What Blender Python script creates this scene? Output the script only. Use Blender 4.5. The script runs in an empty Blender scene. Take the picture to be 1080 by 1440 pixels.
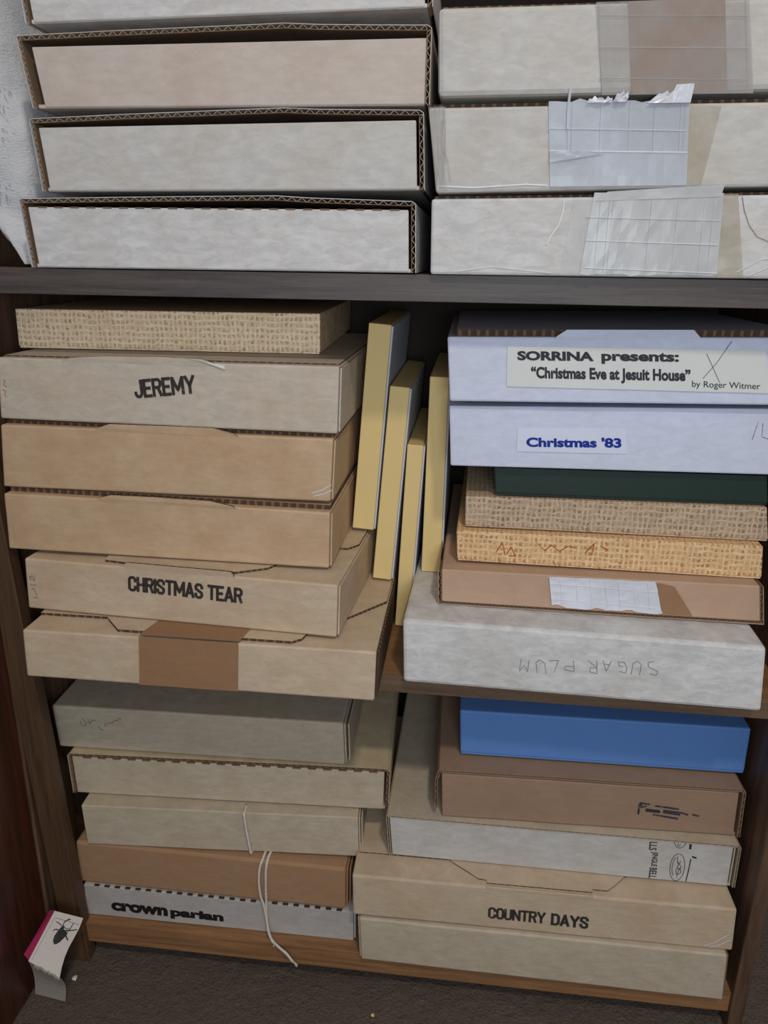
import bpy, bmesh, math, random
from mathutils import Vector, Matrix, noise

# ------------------------------------------------------------------ camera, world, lights, exposure
scene = bpy.context.scene
cam_data = bpy.data.cameras.new('camera')
cam = bpy.data.objects.new('camera', cam_data)
scene.collection.objects.link(cam)
scene.camera = cam
cam_data.sensor_fit = 'VERTICAL'
cam_data.sensor_height = 36.0
cam_data.lens = 36.0 * 1080.0 / 1440.0
cam_data.clip_start = 0.02
# columns: camera right, camera up, minus view direction, in world axes
RIGHT = Vector((0.9935210, 0.1128091, 0.0137862))
DOWN = Vector((0.0482321, -0.3086945, -0.9499375))
FWD = Vector((-0.1029058, 0.9444479, -0.3121355))
M = Matrix.Identity(4)
for i in range(3):
    M[i][0] = RIGHT[i]; M[i][1] = -DOWN[i]; M[i][2] = -FWD[i]
M.translation = Vector((0.04525, -0.658436, 0.011164))
cam.matrix_world = M

world = bpy.data.worlds.new('world')
scene.world = world
world.use_nodes = True
bg = world.node_tree.nodes['Background']
bg.inputs[0].default_value = (0.88, 0.90, 1.0, 1)
bg.inputs[1].default_value = 0.40


def area_light(name, loc, target, size, energy, color):
    ld = bpy.data.lights.new(name, 'AREA')
    ld.shape = 'DISK'; ld.size = size; ld.energy = energy; ld.color = color
    ob = bpy.data.objects.new(name, ld)
    scene.collection.objects.link(ob)
    ob.location = loc
    ob.rotation_euler = (Vector(target) - Vector(loc)).to_track_quat('-Z', 'Y').to_euler()
    return ob


area_light('ceiling_lamp', (0.35, -1.10, 1.22), (0.0, 0.05, -0.25), 0.12, 12.0, (1.0, 0.89, 0.76))
area_light('front_fill', (0.14, -1.08, 0.02), (0.05, 0.0, -0.10), 0.35, 6.3, (0.84, 0.92, 1.0))  # cool fill added near the camera to brighten the box fronts

scene.view_settings.view_transform = 'Standard'
scene.view_settings.look = 'None'
scene.view_settings.exposure = -0.33
scene.view_settings.gamma = 1.0
scene.view_settings.use_curve_mapping = False

# ------------------------------------------------------------------ materials


def lin(c):
    return tuple(((v / 255.0) / 12.92 if v / 255.0 <= 0.04045 else ((v / 255.0 + 0.055) / 1.055) ** 2.4) for v in c) + (1.0,)


class NT:
    def __init__(self, name, rough=0.7, spec=0.3):
        self.m = bpy.data.materials.new(name)
        self.m.use_nodes = True
        self.t = self.m.node_tree
        self.b = self.t.nodes['Principled BSDF']
        self.b.inputs['Roughness'].default_value = rough
        self.b.inputs['Specular IOR Level'].default_value = spec

    def n(self, kind, **kw):
        nd = self.t.nodes.new(kind)
        for k, v in kw.items():
            setattr(nd, k, v)
        return nd

    def l(self, a, b):
        self.t.links.new(a, b)

    def coord(self, scale=(1, 1, 1), rot=(0, 0, 0), per_object=True):
        tc = self.n('ShaderNodeTexCoord')
        mp = self.n('ShaderNodeMapping')
        mp.inputs['Scale'].default_value = scale
        mp.inputs['Rotation'].default_value = rot
        self.l(tc.outputs['Object'], mp.inputs[0])
        if per_object:
            oi = self.n('ShaderNodeObjectInfo')
            mu = self.n('ShaderNodeMath', operation='MULTIPLY')
            mu.inputs[1].default_value = 37.0
            self.l(oi.outputs['Random'], mu.inputs[0])
            self.l(mu.outputs[0], mp.inputs['Location'])
        return mp.outputs[0]

    def noise(self, vec, scale, detail=4, rough=0.55, dist=0.0):
        nd = self.n('ShaderNodeTexNoise')
        nd.inputs['Scale'].default_value = scale
        nd.inputs['Detail'].default_value = detail
        nd.inputs['Roughness'].default_value = rough
        nd.inputs['Distortion'].default_value = dist
        self.l(vec, nd.inputs['Vector'])
        return nd.outputs['Fac']

    def ramp(self, fac, stops):
        nd = self.n('ShaderNodeValToRGB')
        e = nd.color_ramp.elements
        e[0].position, e[0].color = stops[0]
        e[1].position, e[1].color = stops[1]
        for p, c in stops[2:]:
            x = e.new(p); x.color = c
        self.l(fac, nd.inputs[0])
        return nd.outputs[0]

    def mix(self, fac, a, b, mode='MIX'):
        nd = self.n('ShaderNodeMix', data_type='RGBA', blend_type=mode)
        for s, v in ((nd.inputs[0], fac), (nd.inputs[6], a), (nd.inputs[7], b)):
            if isinstance(v, (int, float)):
                s.default_value = v
            elif isinstance(v, tuple):
                s.default_value = v
            else:
                self.l(v, s)
        return nd.outputs[2]

    def math(self, op, a, b=None, c=None):
        nd = self.n('ShaderNodeMath', operation=op)
        for i, v in enumerate((a, b, c)):
            if v is None:
                continue
            if isinstance(v, (int, float)):
                nd.inputs[i].default_value = v
            else:
                self.l(v, nd.inputs[i])
        return nd.outputs[0]

    def bump(self, h, strength=0.3, dist=0.001):
        nd = self.n('ShaderNodeBump')
        nd.inputs['Strength'].default_value = strength
        nd.inputs['Distance'].default_value = dist
        self.l(h, nd.inputs['Height'])
        self.l(nd.outputs[0], self.b.inputs['Normal'])

    def color(self, c):
        if isinstance(c, tuple):
            self.b.inputs['Base Color'].default_value = c
        else:
            self.l(c, self.b.inputs['Base Color'])


def mul(c, f):
    return (c[0] * f, c[1] * f, c[2] * f, 1.0)


def board(name, rgb, mottle=0.5, stain=(150, 130, 105), stain_amt=0.25, streak=0.5):
    """mottled paperboard face of a mailer box"""
    base = lin(rgb)
    q = NT(name, 0.62, 0.25)
    v = q.coord()
    v2 = q.coord(scale=(1.0, 1.0, 2.6), rot=(0, 0.7, 0))
    a = q.noise(v, 26, 3, 0.5)
    b = q.noise(v2, 60, 4, 0.65, 0.6)
    c = q.noise(v, 420, 2, 0.5)
    col = q.mix(q.ramp(b, [(0.36, (0, 0, 0, 1)), (0.66, (1, 1, 1, 1))]), mul(base, 1.0 - 0.20 * mottle), mul(base, 1.0 + 0.07 * mottle))
    col = q.mix(q.math('MULTIPLY', q.ramp(a, [(0.42, (0, 0, 0, 1)), (0.72, (1, 1, 1, 1))]), stain_amt), col, lin(stain))
    spk = q.ramp(q.noise(v, 170, 3, 0.7), [(0.64, (0, 0, 0, 1)), (0.74, (1, 1, 1, 1))])
    col = q.mix(q.math('MULTIPLY', spk, 0.16 * mottle), col, mul(base, 0.5))
    q.color(col)
    h = q.math('ADD', q.math('MULTIPLY', q.noise(v, 45, 4, 0.6), 1.0), q.math('MULTIPLY', c, 0.10))
    q.bump(h, 0.22, 0.0028)
    return q.m


def plain(name, rgb, rough=0.6, var=0.10, bump=0.15, spec=0.3):
    base = lin(rgb)
    q = NT(name, rough, spec)
    v = q.coord()
    a = q.noise(v, 40, 4, 0.6)
    q.color(q.mix(a, mul(base, 1 - var), mul(base, 1 + var)))
    q.bump(q.noise(v, 120, 4, 0.6), bump, 0.001)
    return q.m


def burlap(name, thread, gap, grey=0.0):
    """printed woven cloth pattern on wrapped paper"""
    q = NT(name, 0.7, 0.2)
    tc = q.n('ShaderNodeTexCoord')
    sep = q.n('ShaderNodeSeparateXYZ')
    v = q.coord()
    q.l(tc.outputs['Object'], sep.inputs[0])
    wob = q.noise(v, 60, 3, 0.6)
    wob2 = q.noise(v, 210, 2, 0.5)
    off = q.math('MULTIPLY', q.math('SUBTRACT', wob, 0.5), 7.0)
    off2 = q.math('MULTIPLY', q.math('SUBTRACT', wob2, 0.5), 5.0)
    x = sep.outputs[0]
    z = q.math('ADD', sep.outputs[2], sep.outputs[1])
    sx = q.math('SINE', q.math('ADD', q.math('ADD', q.math('MULTIPLY', x, 2 * math.pi / 0.0047), off), off2))
    sz = q.math('SINE', q.math('ADD', q.math('SUBTRACT', q.math('MULTIPLY', z, 2 * math.pi / 0.0056), off), off2))
    vx = q.coord(scale=(1, 1, 0.35)); vz = q.coord(scale=(0.35, 1, 1))
    lx = q.math('MULTIPLY', q.ramp(sx, [(0.15, (0, 0, 0, 1)), (0.85, (1, 1, 1, 1))]), q.ramp(q.noise(vx, 260, 3, 0.6), [(0.36, (0, 0, 0, 1)), (0.6, (1, 1, 1, 1))]))
    lz = q.math('MULTIPLY', q.ramp(sz, [(0.15, (0, 0, 0, 1)), (0.85, (1, 1, 1, 1))]), q.ramp(q.noise(vz, 260, 3, 0.6), [(0.36, (0, 0, 0, 1)), (0.6, (1, 1, 1, 1))]))
    hole = q.math('MAXIMUM', lx, lz)
    dark = q.math('MULTIPLY', q.math('SUBTRACT', 1.0, q.ramp(sx, [(0.0, (0, 0, 0, 1)), (0.5, (1, 1, 1, 1))])), q.math('SUBTRACT', 1.0, q.ramp(sz, [(0.0, (0, 0, 0, 1)), (0.5, (1, 1, 1, 1))])))
    t = lin(thread); g = lin(gap)
    mid = tuple((t[k] * 0.42 + g[k] * 0.58) for k in range(3)) + (1.0,)
    col = q.mix(q.math('MULTIPLY', hole, 0.85), q.mix(q.noise(v, 30, 3, 0.6), mul(mid, 0.9), mul(mid, 1.1)), t)
    col = q.mix(q.math('MULTIPLY', dark, q.ramp(wob2, [(0.4, (0, 0, 0, 1)), (0.65, (0.8, 0.8, 0.8, 1))])), col, mul(g, 0.62))
    flk = q.ramp(q.noise(v, 95, 2, 0.6), [(0.68, (0, 0, 0, 1)), (0.76, (1, 1, 1, 1))])
    col = q.mix(q.math('MULTIPLY', flk, 0.55), col, mul(g, 0.45))
    q.color(col)
    q.bump(hole, 0.08, 0.0006)
    return q.m


def wood(name, dark, light, scale=1.0, rough=0.45, axis='x', spec=0.4):
    q = NT(name, rough, spec)
    s = {'x': (1.2, 14, 22), 'z': (16, 14, 1.0), 'y': (16, 1.2, 16)}[axis]
    v = q.coord(scale=tuple(k * scale for k in s))
    a = q.noise(v, 6, 6, 0.62, 0.7)
    b = q.noise(v, 42, 3, 0.6)
    col = q.ramp(q.math('ADD', q.math('MULTIPLY', a, 0.75), q.math('MULTIPLY', b, 0.25)), [(0.33, lin(dark)), (0.68, lin(light))])
    q.color(col)
    q.bump(b, 0.2, 0.0006)
    return q.m


def flute_edge(name, light, dark):
    """cut edge of corrugated board seen as alternating flutes"""
    q = NT(name, 0.85, 0.1)
    tc = q.n('ShaderNodeTexCoord')
    sep = q.n('ShaderNodeSeparateXYZ')
    q.l(tc.outputs['Object'], sep.inputs[0])
    s = q.math('ADD', sep.outputs[0], sep.outputs[1])
    s = q.math('ADD', q.math('MULTIPLY', s, 2 * math.pi / 0.0080), q.math('MULTIPLY', q.noise(q.coord(), 60), 4.0))
    w = q.math('SINE', s)
    q.color(q.mix(q.ramp(w, [(0.3, (0, 0, 0, 1)), (0.8, (1, 1, 1, 1))]), lin(dark), lin(light)))
    q.bump(w, 0.4, 0.001)
    return q.m


def ink(name, rgb, wear=0.45):
    q = NT(name, 0.8, 0.1)
    v = q.coord()
    q.color(lin(rgb))
    a = q.noise(v, 190, 4, 0.7)
    b = q.noise(v, 30, 2, 0.5)
    f = q.ramp(q.math('ADD', q.math('MULTIPLY', a, 0.6), q.math('MULTIPLY', b, 0.4)), [(wear - 0.12, (0.25, 0.25, 0.25, 1)), (wear + 0.02, (0.93, 0.93, 0.93, 1))])
    q.l(f, q.b.inputs['Alpha'])
    return q.m


WHITE = board('mottled white board', (206, 204, 202), 0.8, (176, 160, 138), 0.22)
WHITE_WARM = board('warm white board', (196, 193, 188), 0.6, (176, 158, 136), 0.3)
ROSY = board('rosy beige board', (196, 184, 174), 0.4, (176, 152, 130), 0.35)
DULL_WHITE = board('dull white board', (186, 180, 174), 0.5, (160, 148, 134), 0.3)
WHITE_CLEAN = board('clean white board', (206, 212, 230), 0.35, (185, 185, 195), 0.15)
GREY_WHITE = board('speckled grey white board', (212, 210, 207), 0.9, (160, 152, 140), 0.3)
CREAM = board('cream mottled board', (198, 178, 152), 0.55, (180, 148, 112), 0.35)
JCREAM = board('pale rosy cream board', (196, 184, 168), 0.6, (182, 158, 130), 0.3)
CREAM2 = board('yellowed cream board', (200, 184, 152), 0.6, (175, 145, 105), 0.3)
PALE = board('pale putty board', (192, 178, 156), 0.6, (165, 145, 115), 0.3)
TAN = board('tan board', (196, 168, 136), 0.45, (172, 132, 95), 0.35)
TAN2 = board('warm tan board', (166, 132, 102), 0.4, (168, 124, 84), 0.35)
KRAFT = board('kraft brown board', (158, 130, 108), 0.25, (142, 114, 92), 0.3)
KRAFT_LT = board('light kraft board', (186, 156, 132), 0.2, (165, 132, 104), 0.3)
INNER = plain('raw brown inner liner', (120, 96, 76), 0.85)
FLUTE = plain('brown flute paper', (150, 118, 90), 0.85)
FLUTE_PALE = plain('pale flute paper', (176, 158, 134), 0.85)
EDGE = flute_edge('corrugated cut edge', (116, 94, 74), (80, 62, 50))
GUMTAPE = board('brown gummed tape', (150, 114, 84), 0.25, (146, 112, 84), 0.3)
BURLAP = burlap('golden woven print', (236, 204, 158), (192, 144, 96))
BURLAP_LT = burlap('pale golden woven print', (255, 236, 204), (214, 178, 134))
BURLAP2 = burlap('greyer woven print', (206, 184, 156), (150, 124, 100))
BLUE = plain('cornflower blue paper', (92, 134, 196), 0.6, 0.05)
GREEN = plain('dark bottle green paper', (34, 52, 46), 0.5, 0.12)
YELLOW = plain('pale yellow wrapped card', (224, 198, 136), 0.6, 0.04)
GREYCARD = plain('bluish white card', (196, 200, 214), 0.6, 0.04)
LABEL = plain('off white paper label', (214, 216, 212), 0.55, 0.03, 0.05)
LABEL2 = plain('cool white paper label', (210, 216, 232), 0.5, 0.02, 0.05)
INK = ink('black stamp ink', (58, 54, 52), 0.44)
INK_SOLID = ink('grey black print', (62, 62, 68), 0.2)
INK_DARK = ink('solid black print', (34, 31, 31), 0.15)
INK_BLUE = ink('blue print', (34, 52, 150), 0.2)
INK_FADED = ink('faded blue black stamp', (58, 60, 72), 0.47)
INK_RED = ink('faded red crayon', (176, 84, 58), 0.50)
PENCIL = ink('pencil line', (116, 112, 110), 0.46)
PEN = ink('ballpoint line', (86, 88, 120), 0.25)
WALNUT = wood('dark walnut edge', (60, 54, 52), (96, 86, 82), 1.0, 0.5)
OAK = wood('brown oak shelf', (112, 80, 54), (164, 120, 80), 1.0, 0.5)
OAK_EDGE = wood('brown shelf edge', (84, 66, 52), (120, 96, 74), 1.0, 0.5)
WALNUT_V = wood('dark walnut panel', (66, 48, 38), (118, 90, 70), 1.0, 0.5, 'z')
STILE_W = wood('stile wood', (66, 48, 34), (100, 74, 52), 1.0, 0.5, 'z')
MAHOG = wood('reddish brown varnished wood', (46, 22, 16), (92, 50, 34), 0.6, 0.35, 'z')
BACKB = plain('dark hardboard back', (60, 50, 44), 0.8)


def clear_tape_mat(name, rgb, alpha, rough):
    q = NT(name, rough, 0.5)
    v = q.coord()
    q.color(lin(rgb))
    f = q.ramp(q.noise(v, 25, 3, 0.6), [(0.3, (alpha - 0.15,) * 3 + (1,)), (0.7, (alpha + 0.12,) * 3 + (1,))])
    q.l(f, q.b.inputs['Alpha'])
    q.bump(q.noise(v, 60, 4, 0.6), 0.12, 0.002)
    return q.m


FIL_TAPE = clear_tape_mat('milky filament tape', (198, 203, 212), 0.60, 0.32)
FIL_TAPE2 = clear_tape_mat('yellowed filament tape', (204, 205, 204), 0.66, 0.32)
CLEAR = clear_tape_mat('clear packing tape', (188, 184, 180), 0.30, 0.25)
STAIN = clear_tape_mat('old glue stain', (190, 178, 152), 0.26, 0.6)
WHITE_TAPE = clear_tape_mat('crinkled white tape', (222, 224, 232), 0.86, 0.3)
THREAD = plain('white tape thread', (226, 228, 234), 0.5)

# ------------------------------------------------------------------ helpers


def mesh_obj(name, verts, faces, mats, parent=None, fmat=None, smooth=False):
    me = bpy.data.meshes.new(name)
    me.from_pydata([tuple(v) for v in verts], [], faces)
    for m in (mats if isinstance(mats, (list, tuple)) else [mats]):
        me.materials.append(m)
    if fmat:
        for p, k in zip(me.polygons, fmat):
            p.material_index = k
    if smooth:
        for p in me.polygons:
            p.use_smooth = True
    me.update()
    ob = bpy.data.objects.new(name, me)
    scene.collection.objects.link(ob)
    if parent:
        ob.parent = parent
    return ob


def tag(ob, label=None, cat=None, group=None, kind=None):
    if label: ob['label'] = label
    if cat: ob['category'] = cat
    if group: ob['group'] = group
    if kind: ob['kind'] = kind
    return ob


def rbox(x0, x1, y0, y1, z0, z1, r=0.0012, seg=2, nx=0, nz=0):
    """rounded box as verts/faces, cut into nx by nz so that it can bend"""
    bm = bmesh.new()
    bmesh.ops.create_cube(bm, size=1.0)
    for v in bm.verts:
        v.co = Vector(((x0 + x1) / 2 + v.co.x * (x1 - x0), (y0 + y1) / 2 + v.co.y * (y1 - y0), (z0 + z1) / 2 + v.co.z * (z1 - z0)))
    r = min(r, 0.45 * min(x1 - x0, y1 - y0, z1 - z0))
    if r > 0:
        bmesh.ops.bevel(bm, geom=list(bm.edges), offset=r, segments=seg, profile=0.5, affect='EDGES')
    for k in range(1, nx):
        g = list(bm.verts) + list(bm.edges) + list(bm.faces)
        bmesh.ops.bisect_plane(bm, geom=g, plane_co=(x0 + (x1 - x0) * k / nx, 0, 0), plane_no=(1, 0, 0))
    for k in range(1, nz):
        g = list(bm.verts) + list(bm.edges) + list(bm.faces)
        bmesh.ops.bisect_plane(bm, geom=g, plane_co=(0, 0, z0 + (z1 - z0) * k / nz), plane_no=(0, 0, 1))
    bm.verts.index_update()
    vs = [v.co.copy() for v in bm.verts]
    fs = [[v.index for v in f.verts] for f in bm.faces]
    bm.free()
    return vs, fs


def plate(pts, z0, z1):
    """flat board with an outline in x, y; faces on the rim come last"""
    n = len(pts)
    vs = [Vector((p[0], p[1], z0)) for p in pts] + [Vector((p[0], p[1], z1)) for p in pts]
    fs = [list(range(n))[::-1], list(range(n, 2 * n))]
    fm = [0, 0]
    for i in range(n):
        j = (i + 1) % n
        fs.append([i, j, n + j, n + i]); fm.append(1)
    return vs, fs, fm


def resample(path, step):
    out = [Vector(path[0])]
    for a, b in zip(path[:-1], path[1:]):
        a = Vector(a); b = Vector(b)
        n = max(1, int(round((b - a).length / step)))
        for k in range(1, n + 1):
            out.append(a.lerp(b, k / n))
    return out


def ribbon(path, nrm, off, y0, y1, th):
    """sheet following a path in x, z, extruded in depth, with a thickness"""
    vs, fs = [], []
    for p, n in zip(path, nrm):
        for o in (off, off + th):
            q = p + n * o
            vs.append(Vector((q.x, y0, q.y))); vs.append(Vector((q.x, y1, q.y)))
    for i in range(len(path) - 1):
        a = i * 4; b = a + 4
        fs += [[a, b, b + 1, a + 1], [a + 2, a + 3, b + 3, b + 2], [a, a + 2, b + 2, b], [a + 1, b + 1, b + 3, a + 3]]
    fs += [[0, 1, 3, 2], [len(vs) - 4, len(vs) - 2, len(vs) - 1, len(vs) - 3]]
    return vs, fs


def normals(path):
    out = []
    for i in range(len(path)):
        a = path[max(0, i - 1)]; b = path[min(len(path) - 1, i + 1)]
        t = (b - a).normalized()
        out.append(Vector((t.y, -t.x)))
    return out


def tube(points, r, seg=7, closed_ends=True, jitter=0.0):
    """round cord through 3-D points (Catmull-Rom)"""
    P = [Vector(p) for p in points]
    S = []
    for i in range(len(P) - 1):
        p0 = P[max(0, i - 1)]; p1 = P[i]; p2 = P[i + 1]; p3 = P[min(len(P) - 1, i + 2)]
        for k in range(6):
            t = k / 6
            S.append(0.5 * ((2 * p1) + (p2 - p0) * t + (2 * p0 - 5 * p1 + 4 * p2 - p3) * t * t + (3 * p1 - p0 - 3 * p2 + p3) * t ** 3))
    S.append(P[-1])
    vs, fs = [], []
    for i, p in enumerate(S):
        t = (S[min(len(S) - 1, i + 1)] - S[max(0, i - 1)]).normalized()
        u = t.cross(Vector((0.31, 0.9, 0.2))).normalized(); w = t.cross(u)
        for k in range(seg):
            a = 2 * math.pi * k / seg + i * 0.5
            rr = r * (1 + jitter * math.sin(a * 3 + i))
            vs.append(p + u * math.cos(a) * rr + w * math.sin(a) * rr)
    for i in range(len(S) - 1):
        for k in range(seg):
            fs.append([i * seg + k, i * seg + (k + 1) % seg, (i + 1) * seg + (k + 1) % seg, (i + 1) * seg + k])
    fs.append(list(range(seg))[::-1]); fs.append([(len(S) - 1) * seg + k for k in range(seg)])
    return vs, fs


STAMP = {
    'J': (0.7, [[(0.7, 1), (0.7, 0.18), (0.5, 0.0), (0.2, 0.0), (0.0, 0.18), (0.0, 0.26)]]),
    'E': (0.7, [[(0, 0), (0, 1)], [(0, 1), (0.7, 1)], [(0, 0.5), (0.58, 0.5)], [(0, 0), (0.7, 0)]]),
    'R': (0.8, [[(0, 0), (0, 1)], [(0, 1), (0.62, 1), (0.8, 0.86), (0.8, 0.64), (0.62, 0.5), (0, 0.5)], [(0.5, 0.5), (0.8, 0)]]),
    'M': (1.15, [[(0, 0), (0, 1)], [(0.05, 0.95), (0.575, 0.2), (1.1, 0.95)], [(1.15, 1), (1.15, 0)]]),
    'Y': (0.9, [[(0, 1), (0.45, 0.46)], [(0.9, 1), (0.45, 0.46)], [(0.45, 0.5), (0.45, 0)]]),
    'C': (0.8, [[(0.8, 0.74), (0.8, 0.86), (0.6, 1), (0.2, 1), (0, 0.86), (0, 0.14), (0.2, 0), (0.6, 0), (0.8, 0.14), (0.8, 0.28)]]),
    'H': (0.8, [[(0, 0), (0, 1)], [(0.8, 0), (0.8, 1)], [(0, 0.5), (0.8, 0.5)]]),
    'I': (0.0, [[(0, 0), (0, 1)]]),
    'S': (0.8, [[(0.8, 0.76), (0.8, 0.86), (0.6, 1), (0.2, 1), (0, 0.86), (0.02, 0.66), (0.78, 0.36), (0.8, 0.14), (0.6, 0), (0.2, 0), (0, 0.14), (0, 0.26)]]),
    'T': (0.8, [[(0, 1), (0.8, 1)], [(0.4, 1), (0.4, 0)]]),
    'A': (0.9, [[(0, 0), (0.45, 1)], [(0.9, 0), (0.45, 1)], [(0.16, 0.28), (0.74, 0.28)]]),
    'O': (0.8, [[(0.4, 1), (0.2, 1), (0, 0.86), (0, 0.14), (0.2, 0), (0.6, 0), (0.8, 0.14), (0.8, 0.86), (0.6, 1), (0.4, 1)]]),
    'U': (0.8, [[(0, 1), (0, 0.14), (0.2, 0), (0.6, 0), (0.8, 0.14), (0.8, 1)]]),
    'N': (0.85, [[(0, 0), (0, 1)], [(0.85, 0), (0.85, 1)], [(0.04, 0.96), (0.81, 0.04)]]),
    'D': (0.8, [[(0, 0), (0, 1)], [(0, 1), (0.55, 1), (0.8, 0.84), (0.8, 0.16), (0.55, 0), (0, 0)]]),
}
_text_cache = {}


def text_shape(body, bold=0.0, spacing=1.0, shear=0.0):
    """flat letter outlines, normalised so that x and y start at 0; returns verts, faces, width, height"""
    key = (body, bold, spacing, shear)
    if key in _text_cache:
        return _text_cache[key]
    cu = bpy.data.curves.new('lettering', 'FONT')
    cu.body = body; cu.size = 1.0; cu.offset = bold; cu.space_character = spacing; cu.shear = shear
    cu.resolution_u = 4
    ob = bpy.data.objects.new('lettering', cu)
    scene.collection.objects.link(ob)
    bpy.context.view_layer.update()
    me = ob.to_mesh()
    vs = [v.co.copy() for v in me.vertices]
    fs = [list(p.vertices) for p in me.polygons]
    ob.to_mesh_clear()
    bpy.data.objects.remove(ob)
    bpy.data.curves.remove(cu)
    x0 = min(v.x for v in vs); x1 = max(v.x for v in vs); y0 = min(v.y for v in vs); y1 = max(v.y for v in vs)
    vs = [Vector((v.x - x0, v.y - y0, 0)) for v in vs]
    _text_cache[key] = (vs, fs, x1 - x0, y1 - y0)
    return _text_cache[key]


class Carton:
    """a box placed by the two lower corners of its front face; local x runs along the front, y goes back, z up"""

    def __init__(self, name, label, cat, L, R, hl, hr, dl, dr, depth, group=None, bow=0.0005):
        L = Vector(L); R = Vector(R)
        self.w = (R - L).length
        X = (R - L).normalized(); Y = Vector((-X.y, X.x, 0)).normalized(); Z = X.cross(Y)
        m = Matrix.Identity(4)
        for i in range(3):
            m[i][0] = X[i]; m[i][1] = Y[i]; m[i][2] = Z[i]
        m.translation = L
        self.root = bpy.data.objects.new(name, None)
        self.root.empty_display_size = 0.02
        scene.collection.objects.link(self.root)
        self.root.matrix_world = m
        tag(self.root, label, cat, group)
        self.hl, self.hr, self.dl, self.dr, self.d = hl, hr, dl, dr, depth
        self.h = (hl + hr) / 2
        self.bow = bow
        self.seed = random.Random(label).random() * 50

    def warp(self, p):
        s = min(1.0, max(0.0, p.x / self.w))
        h = self.hl + (self.hr - self.hl) * s
        z = p.z * h / self.h if p.z <= self.h else h + (p.z - self.h)
        k = min(1.0, max(0, p.z / self.h))
        x = p.x + (self.dl + (self.dr - self.dl) * s) * k
        y = p.y
        if p.y < 0.03 and self.bow:
            n = noise.noise(Vector((p.x * 14 + self.seed, p.z * 22, 0))) + 0.5 * noise.noise(Vector((p.x * 45, p.z * 50 + self.seed, 3)))
            y += self.bow * n * (1 - max(0, p.y) / 0.03)
        return Vector((x, y, z))

    def add(self, name, vs, fs, mats, parent=None, fmat=None, smooth=False, label=None, kind=None):
        ob = mesh_obj(name, [self.warp(v) for v in vs], fs, mats, parent or self.root, fmat, smooth)
        if label: ob['label'] = label
        if kind: ob['kind'] = kind
        return ob

    def block(self, name, mat, x0, x1, y0, y1, z0, z1, r=0.0012, nx=10, nz=3, **kw):
        vs, fs = rbox(x0, x1, y0, y1, z0, z1, r, 2, nx, nz)
        return self.add(name, vs, fs, mat, **kw)

    def board(self, name, mat, pts, z0, z1, **kw):
        vs, fs, fm = plate([(a / 1000, b / 1000) for a, b in pts], z0, z1)
        return self.add(name, vs, fs, [mat, EDGE], fmat=fm, **kw)

    def facing(self, name, mat, pts, y0=-0.0008, th=0.0004, nx=10, nz=6, crumple=0.0, ragged=None, parent=None, over=None, **kw):
        """thin sheet on the front; pts = four corners (bl, br, tr, tl) in mm; over = depth in mm folded back over the top"""
        bl, br, tr, tl = [Vector((p[0] / 1000, 0, p[1] / 1000)) for p in pts]
        rnd = random.Random(name + str(pts))
        vs, fs = [], []
        rows = nz + (3 if over else 0)
        for layer in (0, 1):
            for j in range(rows + 1):
                for i in range(nx + 1):
                    s = i / nx; t = min(1.0, j / nz)
                    p = bl.lerp(br, s).lerp(tl.lerp(tr, s), t)
                    c = crumple * noise.noise(Vector((s * 7 + self.seed, t * 5, 1.7)))
                    if ragged and 'b' in ragged and j == 0:
                        p.z += (noise.noise(Vector((s * 9, self.seed, 0))) + 0.2) * 0.0035
                    if ragged and 't' in ragged and j == nz and not over:
                        p.z += noise.noise(Vector((s * 11, self.seed, 8))) * 0.003
                    if ragged and 'r' in ragged and i == nx:
                        p.x += noise.noise(Vector((t * 9, self.seed, 4))) * 0.002
                    p.y = y0 - abs(c) - (th if layer else 0)
                    if over and j > nz:
                        k = j - nz
                        p.y = y0 + over / 1000 * k / 3
                        p.z = p.z + 0.0004 + (th if layer else 0)
                    vs.append(p)
        n = (nx + 1) * (rows + 1)
        for j in range(rows):
            for i in range(nx):
                a = j * (nx + 1) + i
                fs.append([a, a + nx + 1, a + nx + 2, a + 1])
                fs.append([n + a, n + a + 1, n + a + nx + 2, n + a + nx + 1])
        for j in range(rows):
            a = j * (nx + 1)
            fs.append([a, n + a, n + a + nx + 1, a + nx + 1])
            a += nx
            fs.append([a, a + nx + 1, n + a + nx + 1, n + a])
        for i in range(nx):
            fs.append([i, i + 1, n + i + 1, n + i])
            a = rows * (nx + 1) + i
            fs.append([a, n + a, n + a + 1, a + 1])
        return self.add(name, vs, fs, mat, parent=parent, **kw)

    def text(self, body, x, z, w, h, mat, angle=0.0, bold=0.0, spacing=1.0, name='stamped_lettering', y=-0.0005, shear=0.0, parent=None, label=None):
        """letters of total width w and height h (mm) whose lower left corner is at x, z (mm)"""
        vs, fs, tw, th = text_shape(body, bold, spacing, shear)
        a = math.radians(angle)
        out = []
        for v in vs:
            px = v.x / tw * w / 1000; pz = v.y / th * h / 1000
            out.append(Vector((x / 1000 + px * math.cos(a) - pz * math.sin(a), y, z / 1000 + px * math.sin(a) + pz * math.cos(a))))
        ob = self.add(name, out, [f[:] for f in fs], mat, parent=parent)
        ob['label'] = label or 'printed lettering'
        return ob

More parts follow.
